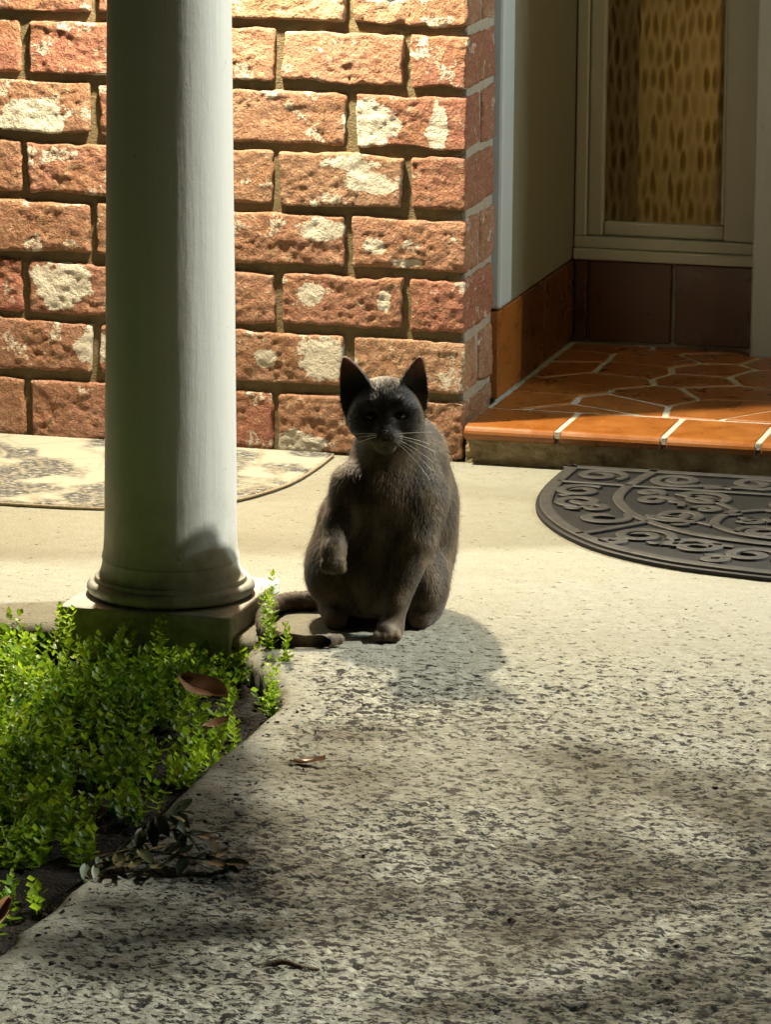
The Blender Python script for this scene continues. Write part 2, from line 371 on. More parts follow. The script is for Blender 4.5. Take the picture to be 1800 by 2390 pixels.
def brick_wall():
    wall = empty('brick_wall', (0, 0, 0))
    tag(wall, 'weathered red-brown brick wall with limewash patches behind column and cat', 'wall')
    # mortar core, recessed behind the faces, with a rough front
    xs = np.arange(-2.6, -.0119, .012); xs[-1] = -.012; zs = np.arange(-.05, 1.5, .012)
    X, Z = np.meshgrid(xs, zs); P = np.stack([X.ravel(), np.zeros(X.size), Z.ravel()], 1)
    P[:, 1] = .0092+(fbm(P*70, 3, 3)-.5)*.006
    nx = len(xs); I, J = np.meshgrid(np.arange(nx-1), np.arange(len(zs)-1)); I = I.ravel(); J = J.ravel()
    F = [tuple(t) for t in np.stack([J*nx+I, J*nx+I+1, (J+1)*nx+I+1, (J+1)*nx+I], 1)]
    mk('mortar', P, np.array(F), M['mortar'], wall, True)
    box('mortar', (-.2, .018, -.05), (-.0065, .2115, 2.4), M['mortar_w'], wall)
    box('wall_core', (-2.6, .03, -.05), (-.205, .22, 2.4), M['mortar'], wall)
    box('wall_top', (-2.6, -.002, 1.3), (-.0045, .017, 2.4), M['brick'], wall)
    s = 100
    lim = {(6, 0): [(-.165, .575, .05, .045), (-.05, .57, .018, .05)], (2, 1): [(-.245, .165, .055, .04), (-.35, .16, .02, .02)],
           (3, -1): [(-.715, .27, .06, .04)], (2, -2): [(-.66, .165, .03, .04)], (4, 0): [(-.16, .36, .022, .015), (-.1, .335, .03, .008)],
           (8, 0): [(-.14, .79, .08, .02)], (5, 1): [(-.16, .47, .05, .02), (-.2, .50, .05, .012)], (3, 1): [(-.27, .275, .022, .02), (-.14, .27, .012, .02)],
           (7, -1): [(-.63, .63, .03, .012)], (6, -1): [(-.76, .56, .06, .04)], (1, 1): [(-.29, .02, .05, .02)], (4, 1): [(-.25, .39, .04, .02)]}
    for k in range(1, 10):
        z1 = k*COURSE; z0 = z1-COURSE+JT
        if k == 1: z0 = .004
        odd = k % 2 == 1
        joints = [-.0]
        x = -.105 if odd else -.2045
        while x > -1.35: joints.append(x); x -= .2250
        for b in range(len(joints)-1):
            s += 1
            xr = joints[b]-(0 if b == 0 else JT/2)+random.uniform(-.002, .002)*(b > 0); xl = joints[b+1]+JT/2+random.uniform(-.003, .003)
            zz0 = z0+random.uniform(-.002, .002); zz1 = z1+random.uniform(-.002, .001)
            key = (k, b)
            lm = []
            for kk, vv in lim.items():
                if kk[0] == k: lm += vv
            # at the corner a header's long side, or a stretcher's end, shows on the return
            depth = (.205 if odd else .100) if b == 0 else .095
            tone = min(1, max(0, random.gauss(.45, .36)+(.3 if xl < -.45 and k < 3 else 0)))
            if (k, b) == (7, 0): tone = .95
            if (k, b) == (3, 0): tone = .95
            brick(wall, (xl, random.uniform(-.004, .002) if b else 0, zz0), (xr if b else -.001, depth, zz1), s, lm, tone)
            if b == 0 and not odd:
                s += 1
                brick(wall, (-.09, .116, zz0), (-.001, .208, zz1), s, [], min(1, tone+random.uniform(-.2, .2)), .6)
brick_wall()

# ------------------------------------------------------------------ entry step with terracotta tiles
FLOOR = .0675
def clip_poly(poly, nx, ny, c):
    out = []
    for i in range(len(poly)):
        a, b = poly[i], poly[(i+1) % len(poly)]
        da = a[0]*nx+a[1]*ny-c; db = b[0]*nx+b[1]*ny-c
        if da <= 0: out.append(a)
        if da*db < 0:
            t = da/(da-db); out.append((a[0]+(b[0]-a[0])*t, a[1]+(b[1]-a[1])*t))
    return out
def inset(poly, d):
    ar = sum(poly[i][0]*poly[(i+1) % len(poly)][1]-poly[(i+1) % len(poly)][0]*poly[i][1] for i in range(len(poly)))
    if ar < 0: poly = poly[::-1]
    out = list(poly)
    for i in range(len(poly)):
        a, b = poly[i], poly[(i+1) % len(poly)]
        l = math.hypot(b[0]-a[0], b[1]-a[1])
        if l < 1e-5: continue
        nx, ny = (b[1]-a[1])/l, -(b[0]-a[0])/l
        out = clip_poly(out, nx, ny, a[0]*nx+a[1]*ny-d)
        if len(out) < 3: return []
    return out
def slab_tile(name, poly, z0, z1, mt, parent, bev=.0022):
    cx = sum(p[0] for p in poly)/len(poly); cy = sum(p[1] for p in poly)/len(poly); n = len(poly)
    top = inset(poly, bev)
    if len(top) != n: top = [(cx+(p[0]-cx)*.95, cy+(p[1]-cy)*.95) for p in poly]
    v = [(p[0]-cx, p[1]-cy, z0) for p in poly]+[(p[0]-cx, p[1]-cy, z1-bev) for p in poly]+[(p[0]-cx, p[1]-cy, z1) for p in top]
    f = []
    for i in range(n):
        j = (i+1) % n; f.append((i, j, n+j, n+i)); f.append((n+i, n+j, 2*n+j, 2*n+i))
    f.append(tuple(range(2*n, 3*n)))
    o = mk(name, v, f, mt, parent); o.location = (cx, cy, 0); return o
def entry_step():
    st = empty('entry_step', (.55, 0, 0))
    tag(st, 'low entry step paved in orange terracotta with pale grout beside the brick corner', 'step')
    def loc(o): o.location.x -= .55; return o
    o = box('bed', (.002, .014, .0), (1.25, .85, FLOOR-.0022), M['grout'], st); loc(o)
    # stained rendered riser with peeling coats
    xs = np.linspace(.002, 1.25, 230); zs = np.linspace(-.01, FLOOR-.0135, 16); X, Z = np.meshgrid(xs, zs)
    P = np.stack([X.ravel(), np.zeros(X.size), Z.ravel()], 1)
    P[:, 1] = .004+(fbm(P*np.array([30, 1, 110]), 6, 4)-.5)*.012
    nx = len(xs); I, J = np.meshgrid(np.arange(nx-1), np.arange(len(zs)-1)); I = I.ravel(); J = J.ravel()
    o = mk('riser', P, np.stack([J*nx+I, J*nx+I+1, (J+1)*nx+I+1, (J+1)*nx+I], 1), M['riser'], st, True); loc(o)
    # bullnosed edge tiles
    edges = [.004, .165, .346, .506, .685, .86, 1.04, 1.22]
    for i in range(len(edges)-1):
        a, b = edges[i]+(.0 if i == 0 else .005), edges[i+1]-.005
        yb = .150-random.uniform(0, .006)
        prof = [(yb, FLOOR-.014), (yb, FLOOR-.002), (yb-.002, FLOOR)]
        prof += [(.002-.012*math.sin(t)-.012, FLOOR-.012+.012*math.cos(t)) for t in np.linspace(0, math.pi, 9)]
        v = []; f = []; n = len(prof)
        cx = (a+b)/2
        rows = [(a, .0016), (a+.0016, 0), (b-.0016, 0), (b, .0016)]
        for xx, ins in rows:
            for (py, pz) in prof:
                v.append((xx-cx, py+(ins if py < .05 else -ins), pz-(ins if pz > FLOOR-.006 else 0)))
        for r in range(3):
            for k in range(n):
                k2 = (k+1) % n; f.append((r*n+k, r*n+k2, (r+1)*n+k2, (r+1)*n+k))
        f.append(tuple(range(n))); f.append(tuple(range(3*n, 4*n))[::-1])
        o = mk('nosing_tile', v, f, M['tile'], st); o.location = (cx-.55, random.uniform(-.001, .001), random.uniform(-.0008, .0006))
        if i < len(edges)-2:
            oo = box('grout_joint', (edges[i+1]-.0052, -.0185, FLOOR-.0135), (edges[i+1]+.0052, .15, FLOOR-.0009), M['grout'], st, .0012); loc(oo)
    # broken-tile paving behind them
    rnd = random.Random(5); pts = []
    while len(pts) < 62:
        p = (rnd.uniform(.0, 1.24), rnd.uniform(.16, .83))
        if all(math.hypot((p[0]-q[0])*.85, (p[1]-q[1])*1.25) > .098 for q in pts) or rnd.random() < .002: pts.append(p)
        if len(pts) > 45 and rnd.random() < .0005: break
    for i, p in enumerate(pts):
        poly = [(.006, .158), (1.24, .158), (1.24, .832), (.006, .832)]
        for j, q in enumerate(pts):
            if i == j: continue
            mx, my = (p[0]+q[0])/2, (p[1]+q[1])/2; nx, ny = q[0]-p[0], q[1]-p[1]
            poly = clip_poly(poly, nx, ny, mx*nx+my*ny)
            if len(poly) < 3: break
        if len(poly) < 3: continue
        poly = inset(poly, .0050+.0015*rnd.random())
        if len(poly) < 3: continue
        o = slab_tile('tile', poly, FLOOR-.006, FLOOR+rnd.uniform(-.001, .001), M['tile'], st); loc(o)
entry_step()

# ------------------------------------------------------------------ alcove walls, sidelight window, door post
def alcove():
    SK = .2245
    w = empty('alcove_side_wall', (0, .53, 0)); tag(w, 'pale painted side wall of the entry alcove above a terracotta skirting', 'wall')
    def sub(o): o.location.y -= .53; return o
    sub(box('panel', (-.10, .301, SK+.002), (.004, .8335, 2.4), M['shaded_panel'], w))  # panel colour carries the alcove shade, the trim strip stays pale
    sub(box('edge_trim', (-.09, .2125, SK+.004), (.011, .300, 2.4), M['edge'], w, .006))
    sub(box('skirting_bed', (-.10, .224, .0), (.0005, .8335, SK-.002), M['grout'], w))
    for a, b in ((.2125, .394), (.399, .581), (.586, .765), (.770, .825)):
        sub(box('skirting_tile', (-.02, a, FLOOR+.004), (.0075, b, SK-random.uniform(0, .002)), M['tile' if a < .3 else 'shaded_tile'], w, .002))  # tiles past the first have the alcove shade in their colour
    w = empty('alcove_back_wall', (.6, .84, 0)); tag(w, 'tiled lower back wall of the alcove beneath the window sill', 'wall')
    def sub2(o): o.location.x -= .6; o.location.y -= .84; return o
    sub2(box('wall_core', (.0045, .846, .0), (1.25, .95, SK-.004), M['grout'], w))
    for a, b in ((.009, .030), (.035, .190), (.198, .344), (.352, .50)):
        sub2(box('skirting_tile', (a, .8345, FLOOR+.004), (b, .87, SK-.002-random.uniform(0, .002)), M['shaded_tile'], w, .002))  # shade of the alcove back put into the tile colour
    sub2(box('upper_wall', (.42, .862, SK), (1.25, .95, 2.4), M['trim'], w))
    # window beside the door
    win = empty('sidelight_window', (.18, .84, SK)); tag(win, 'narrow painted window with amber textured glass in the dark alcove', 'window')
    def sub3(o): o.location = (o.location.x-.18, o.location.y-.84, o.location.z-SK); return o
    sub3(box('sill', (.005, .822, SK), (.348, .90, SK+.0205), M['trim'], win, .003))
    sub3(box('bottom_rail', (.005, .833, SK+.0215), (.348, .90, .2665), M['trim'], win, .002))
    sub3(box('jamb', (.005, .836, .2675), (.0265, .90, 2.3), M['trim'], win, .002))
    sub3(box('stile', (.0275, .846, .2675), (.0565, .885, 2.3), M['trim'], win, .004))
    sub3(box('stile', (.285, .840, .2675), (.3485, .89, 2.3), M['trim'], win, .003))
    sub3(box('glazing_bead', (.0575, .848, .2675), (.284, .885, .2945), M['trim'], win, .005))
    sub3(box('glazing_bead', (.2765, .852, .2955), (.2845, .885, 2.3), M['trim'], win, .003))
    # pane: staggered rows of tall oval dimples
    xs = np.arange(.0572, .2764, .0016); zs = np.concatenate([np.arange(.2955, .80, .0022), [1.2, 2.29]])
    X, Z = np.meshgrid(xs, zs); x = X.ravel(); z = Z.ravel()
    wv = np.stack([x*30, z*12, x*0], 1)
    x2 = x+.005*(fbm(wv, 3, 2)-.5); z2 = z+.022*(fbm(wv*1.6, 7, 2)-.5)+.05*_hash(np.floor(x/.0165).astype(np.int64), np.zeros(len(x), np.int64), np.zeros(len(x), np.int64), 13)*.55
    row = np.floor(z2/.050); cu = (x2/.0165+.5*(row % 2)+.25*_hash(row.astype(np.int64), row.astype(np.int64)*0, row.astype(np.int64)*0, 3)); fu = cu-np.floor(cu)-.5; fz = z2/.050-row-.5
    e = np.sqrt((fu/.40)**2+(fz/.52)**2); dim = np.clip(1-e**2, 0, 1)
    dim = dim*(.25+1.2*_hash(np.floor(cu).astype(np.int64), row.astype(np.int64), row.astype(np.int64)*0, 9))
    P = np.stack([x, .862+.0035*dim, z], 1)
    m = mat('amber_glass', rough=.16, spec=.6); g = G(m)
    th = g.attr('thick'); cvar = g.noise(g.coord(), 40, 3)
    colr = g.mix(th, (.72, .57, .26), (.33, .23, .07)); colr = g.mix(g.math('MULTIPLY', cvar, .35), colr, (.25, .15, .03))
    g.col(colr)
    tr = g.n('ShaderNodeBsdfTranslucent'); g.l(colr, tr.inputs[0])
    mx = g.n('ShaderNodeMixShader'); mx.inputs[0].default_value = .80; g.l(g.b.outputs[0], mx.inputs[1]); g.l(tr.outputs[0], mx.inputs[2])
    g.l(mx.outputs[0], m.node_tree.nodes['Material Output'].inputs[0])
    nx = len(xs); I, J = np.meshgrid(np.arange(nx-1), np.arange(len(zs)-1)); I = I.ravel(); J = J.ravel()
    o = mk('glass_pane', P, np.stack([J*nx+I, J*nx+I+1, (J+1)*nx+I+1, (J+1)*nx+I], 1), m, win, True, {'thick': np.clip(dim, 0, 1)}); sub3(o)
    # room behind the glass with a dim lamp well to the right
    rm = empty('hallway', (.4, 1.4, 0)); tag(rm, 'dim hallway behind the amber window glass', 'room')
    wallm = mat('hall_paint', (.45, .36, .2), .8)
    for lo, hi in (((-.3, 1.9, 0), (1.2, 1.95, 2.4)), ((-.35, .96, 0), (-.3, 1.95, 2.4)), ((1.2, .96, 0), (1.25, 1.95, 2.4)), ((-.35, .96, -.02), (1.25, 1.95, .0)), ((-.35, .90, 2.4), (1.25, 1.95, 2.45)), ((-.35, .9, 0), (0.0, .955, 2.4))):
        b = box('hall_wall', lo, hi, wallm, rm); b.location = (-.4, -1.4, 0)
    b = box('pane_blocker', (.02, .869, 0), (.125, .876, 2.39), mat('blocker_brown', (.10, .06, .02), .9), rm); b.location = (-.4, -1.4, 0)  # added dark strip that blocks hall light on the left of the pane
    d = bpy.data.lights.new('hall_lamp', 'POINT'); d.energy = .55; d.color = (1, .72, .32); d.shadow_soft_size = .05
    lo_ = bpy.data.objects.new('hall_lamp', d); COL.objects.link(lo_); lo_.location = (.42, 1.15, .62)
    # door post right of the window
    dp = empty('door_post', (.45, .80, FLOOR)); tag(dp, 'cream painted door post standing right of the amber window', 'door frame')
    def sub4(o): o.location = (-.45, -.80, -FLOOR); return o
    sub4(box('post', (.3505, .775, FLOOR-.003), (.415, .86, 2.35), M['edge'], dp, .004))
    sub4(box('stop', (.4155, .80, FLOOR-.003), (.45, .86, 2.35), M['trim'], dp, .003))
    dr = empty('front_door', (.8, .82, FLOOR)); tag(dr, 'painted front door beyond the cream post', 'door')
    b = box('door_leaf', (.452, .815, FLOOR+.01), (1.24, .858, 2.25), M['trim'], dr, .004); b.location = (-.8, -.82, -FLOOR)
    # wing wall that closes the alcove on the right, and its ceiling
    ww = tag(box('wing_wall', (1.26, -.115, -.05), (1.42, 2.2, 2.6), M['trim']), 'painted wing wall closing the alcove on its right', 'wall')
    tag(box('alcove_ceiling', (-2.6, .005, 2.46), (1.259, 2.0, 2.56), M['trim']), kind='structure')
alcove()

# ------------------------------------------------------------------ porch column
def column():
    c = empty('porch_column', (-.150, -1.181, 0)); tag(c, 'round pale blue-grey porch column on a square plinth beside the cat', 'column')
    prof = []
    for z in np.concatenate([np.linspace(.0865, .2, 12), np.linspace(.25, 2.4, 44)]):
        r = .0958-.0083*max(0, (z-.1)/.787)**1.1 if z < 1.2 else .0958-.0083*(1.1/.787)**1.1-.004*(z-1.2)
        r += .004*math.exp(-(z-.0865)/.012)
        prof.append((r, z))
    v, f = lathe(prof, 96)
    v = np.array(v); a = np.arctan2(v[:, 1], v[:, 0])
    q = np.stack([np.cos(a)*3.2, np.sin(a)*3.2, v[:, 2]*2.2], 1)
    d = (fbm(q, 3, 3)-.5)*.0016+(fbm(q*np.array([9, 9, 2]), 5, 3)-.5)*.0009
    s = 1+d/np.hypot(v[:, 0], v[:, 1]); v[:, 0] *= s; v[:, 1] *= s
    mk('shaft', v, np.array(f), M['column'], c, True)
    prof = [(.02, .0335), (.113, .0335)]
    prof += [(.113+.0085*math.sin(t), .043-.0095*math.cos(t)) for t in np.linspace(0, math.pi, 12)]
    prof += [(.1105, .0535), (.1095, .0560), (.1095, .0595)]
    prof += [(.1090-.0105*math.sin(t), .0595+.028*(1-math.cos(t))) for t in np.linspace(.15, math.pi/2, 9)]
    prof += [(.05, .0875)]
    v, f = lathe(prof, 80); mk('base_moulding', v, f, M['column'], c, True)
    h = .1283
    box('plinth', (-h, -h, -.075), (h, h, .0325), M['column'], c, .0035)
column()

# ------------------------------------------------------------------ doormat
def ribbon(pts, w, z0, z1, V, F, closed=False):
    pts = np.array(pts, float); n = len(pts)
    if closed: t = np.roll(pts, -1, 0)-np.roll(pts, 1, 0)
    else: t = np.gradient(pts, axis=0)
    t /= np.maximum(np.linalg.norm(t, axis=1, keepdims=True), 1e-9); nr = np.stack([-t[:, 1], t[:, 0]], 1)
    w = np.broadcast_to(np.asarray(w, float), (n,))[:, None]
    b = len(V); ch = .0012
    for k, (s, z) in enumerate(((-.5, z0), (-.5, z1-ch), (-.36, z1), (.36, z1), (.5, z1-ch), (.5, z0))):
        for p in pts+nr*w*s: V.append((p[0], p[1], z))
    m = n if closed else n-1
    for k in range(5):
        for i in range(m):
            j = (i+1) % n; F.append((b+k*n+i, b+(k+1)*n+i, b+(k+1)*n+j, b+k*n+j))
    if not closed:
        F.append(tuple(b+k*n for k in range(6))); F.append(tuple(b+k*n+n-1 for k in range(5, -1, -1)))
def catmull(p, n=10):
    p = [np.array(q, float) for q in p]; p = [2*p[0]-p[1]]+p+[2*p[-1]-p[-2]]; out = []
    for i in range(1, len(p)-2):
        for t in np.linspace(0, 1, n, endpoint=False):
            out.append(.5*((2*p[i])+(-p[i-1]+p[i+1])*t+(2*p[i-1]-5*p[i]+4*p[i+1]-p[i+2])*t*t+(-p[i-1]+3*p[i]-3*p[i+1]+p[i+2])*t**3))
    out.append(p[-2]); return np.array(out)
def doormat():
    CX = .695; Z0 = .0015
    mt = empty('doormat', (CX, -.35, 0)); tag(mt, 'black rubber half-round doormat with raised scroll pattern below the step', 'doormat')
    half = [(CX, -.742), (.6509, -.738), (.5547, -.717), (.4705, -.688), (.3758, -.628), (.3038, -.550), (.2486, -.462), (.210, -.37), (.190, -.28), (.181, -.18), (.180, -.09), (.182, -.022)]
    left = catmull(half, 8)
    outl = np.concatenate([left, (np.array([2*CX, 0])+left[::-1]*np.array([-1, 1]))[:-1]])   # closed outline, back edge straight
    c = np.array([CX, -.35])
    n = len(outl)
    def loop(scale_in): # inset along the normal
        t = np.roll(outl, -1, 0)-np.roll(outl, 1, 0); t /= np.linalg.norm(t, axis=1, keepdims=True)
        nr = np.stack([-t[:, 1], t[:, 0]], 1); s = np.sign(((c-outl)*nr).sum(1, keepdims=True)); return outl+nr*s*scale_in
    V = []; F = []
    rings = [(loop(0), Z0), (loop(-.0005), Z0+.006), (loop(.003), Z0+.0075), (loop(.006), Z0+.0075)]
    for P, z in rings: V += [(p[0]-c[0], p[1]-c[1], z) for p in P]
    for k in range(len(rings)-1):
        for i in range(n): F.append((k*n+i, k*n+(i+1) % n, (k+1)*n+(i+1) % n, (k+1)*n+i))
    F.append(tuple(range(3*n, 4*n)))
    mk('base', V, F, M['rubber'], mt)
    def add(name, items):
        V = []; F = []
        for pts, w, closed in items: ribbon(np.array(pts)-c, w, Z0+.007, Z0+.0125, V, F, closed)
        return mk(name, V, F, M['dusty'], mt)
    add('rim', [(loop(.016), .021, True)])
    mir = lambda P: np.array([2*CX, 0])+np.array(P)*np.array([-1, 1])
    def both(name, P, w):
        P = np.array(P); add(name, [(P, w, False)]); add(name, [(mir(P), w, False)])
    both('border_line', catmull([(.197, -.158), (.32, -.163), (.45, -.166), (CX+.002, -.168)], 5), .010)
    both('band', catmull([(.336, -.026), (.325, -.10), (.316, -.185), (.322, -.27), (.358, -.36), (.402, -.42), (.45, -.465), (.517, -.505), (.617, -.531), (CX+.003, -.537)], 8), .018)
    both('band', catmull([(.402, -.424), (.37, -.47), (.335, -.52), (.312, -.545)], 6), .012)
    def spiral(cx, cy, r, turns=1.6, a0=0, dr=1, tail=None, w=.0170):
        P = []
        for t in np.linspace(0, 1, int(26*turns)):
            a = a0+dr*2*math.pi*turns*t; rr = r*1.07*(.16+.84*t); P.append((cx+rr*math.cos(a), cy+rr*math.sin(a)))
        if tail: P = list(P)+list(catmull([P[-1], ((P[-1][0]+tail[0])/2+.006, (P[-1][1]+tail[1])/2+.012), tail], 6)[1:])
        ww = np.interp(np.linspace(0, 1, len(P)), [0, .12, .8, 1], [w*1.5, w, w, w*.6])
        both('scroll', P, ww)
    spiral(.255, -.092, .042, 1.5, 2.4, -1)
    spiral(.388, -.098, .043, 1.5, 2.0, 1, (.485, -.140))
    spiral(.515, -.088, .043, 1.5, 2.0, -1, (.44, -.148))
    spiral(.620, -.090, .043, 1.5, .5, 1)
    spiral(.250, -.222, .040, 1.35, 3.1, -1); spiral(.268, -.305, .040, 1.35, 3.1, 1)
    spiral(.325, -.412, .042, 1.05, .4, 1, None, .020)
    spiral(.380, -.262, .030, 1.15, .8, -1, (.43, -.300)); spiral(.455, -.228, .046, 1.4, .2, 1, (.52, -.30))
    spiral(.438, -.366, .043, 1.6, 1.0, -1, (.505, -.425)); spiral(.413, -.525, .045, 1.5, 3.0, -1, (.475, -.590))
    spiral(.507, -.577, .044, 1.5, .0, 1, (.565, -.565)); spiral(.600, -.612, .045, 1.5, 2.5, -1)
    spiral(.60, -.24, .05, 1.5, 1.2, -1, (.53, -.31)); spiral(.585, -.445, .036, 1.5, .6, 1); spiral(.640, -.36, .036, 1.3, 3.5, -1)
    spiral(.298, -.345, .024, 1.2, 2.0, 1); spiral(.362, -.205, .022, 1.2, .5, -1); spiral(.475, -.305, .022, 1.2, 2.0, 1); spiral(.548, -.655, .024, 1.2, 1.0, 1); spiral(.372, -.575, .022, 1.2, 0, 1); spiral(.565, -.375, .024, 1.2, 1, -1)
    both('scroll', catmull([(.52, -.30), (.505, -.36), (.51, -.42), (.56, -.47), (.64, -.495)], 8), .016)
    for lx, ly, a, L in ((.520, -.335, .2, .035), (.553, -.358, -.1, .04), (.548, -.385, -.2, .03), (.470, -.41, .5, .03), (.455, -.432, .3, .03), (.60, -.33, .3, .04), (.645, -.43, -.4, .04), (.232, -.265, 0, .022), (.265, -.36, -.3, .03), (.44, -.575, -.4, .025), (.68, -.29, .8, .04)):
        P = [(lx+L*(t-.5)*math.cos(a), ly+L*(t-.5)*math.sin(a)) for t in np.linspace(0, 1, 7)]
        both('leaf_motif', P, .013*np.sin(np.linspace(.25, math.pi-.25, 7)))
doormat()

# ------------------------------------------------------------------ rug behind the column
def rug():
    r = empty('rug', (-.9, -.29, 0)); tag(r, 'cream rug with faded grey pattern lying along the brick wall', 'rug')
    out = catmull([(-1.6, -.556), (-1.0, -.553), (-.62, -.551), (-.47, -.543), (-.37, -.512), (-.285, -.43), (-.244, -.33), (-.2265, -.24), (-.222, -.12), (-.224, -.020)], 8)
    out = np.concatenate([out, [(-1.6, -.020)]]); c = np.array([-.9, -.29])
    m = mat('rug_weave', rough=.95, spec=.1); g = G(m); co = g.coord()
    n1 = g.noise(co, 6.5, 3, .5); n2 = g.noise(g.coord(scale=(1, 2.2, 1)), 85, 4, .7); wv = g.n('ShaderNodeTexWave'); wv.inputs['Scale'].default_value = 160; g.l(co, wv.inputs[0])
    d = g.math('MULTIPLY', g.ramp(n1, [(.46, 0), (.53, 1)]), g.ramp(n2, [(.40, 0), (.50, 1)]))
    vo = g.n('ShaderNodeTexVoronoi'); vo.feature = 'DISTANCE_TO_EDGE'; vo.inputs['Scale'].default_value = 7.5; g.l(co, vo.inputs['Vector'])
    ln = g.math('MULTIPLY', g.ramp(vo.outputs['Distance'], [(.0, 1), (.035, 0)]), g.ramp(n2, [(.36, 0), (.5, .7)]))
    a = g.mix(d, (0.312, 0.288, 0.222), (0.066, 0.0648, 0.063)); a = g.mix(ln, a, (0.216, 0.18, 0.12)); g.col(a)
    g.bump(g.math('ADD', wv.outputs['Fac'], g.math('MULTIPLY', n2, 2.0)), .4, .002)
    n = len(out); V = [(p[0]-c[0], p[1]-c[1], .001) for p in out]
    ctr = np.array([-.9, -.29]); 
    def ins(d):
        t = np.roll(out, -1, 0)-np.roll(out, 1, 0); t /= np.linalg.norm(t, axis=1, keepdims=True); return out+np.stack([-t[:, 1], t[:, 0]], 1)*d
    for d, z in ((0, .006), (.003, .0085)): V += [(p[0]-c[0], p[1]-c[1], z) for p in ins(d)]
    F = []
    for k in range(2):
        for i in range(n): F.append((k*n+i, k*n+(i+1) % n, (k+1)*n+(i+1) % n, (k+1)*n+i))
    F.append(tuple(range(2*n, 3*n)))
    mk('weave', V, F, m, r)
    e = ins(-.0005)[:-1]; v, f = tube([(p[0]-c[0], p[1]-c[1], .0045) for p in e], .0026, 8)
    mk('binding', v, f, m_noisy('rug_binding', (.16, .12, .07), (.32, .26, .16), 200), r, True)
rug()

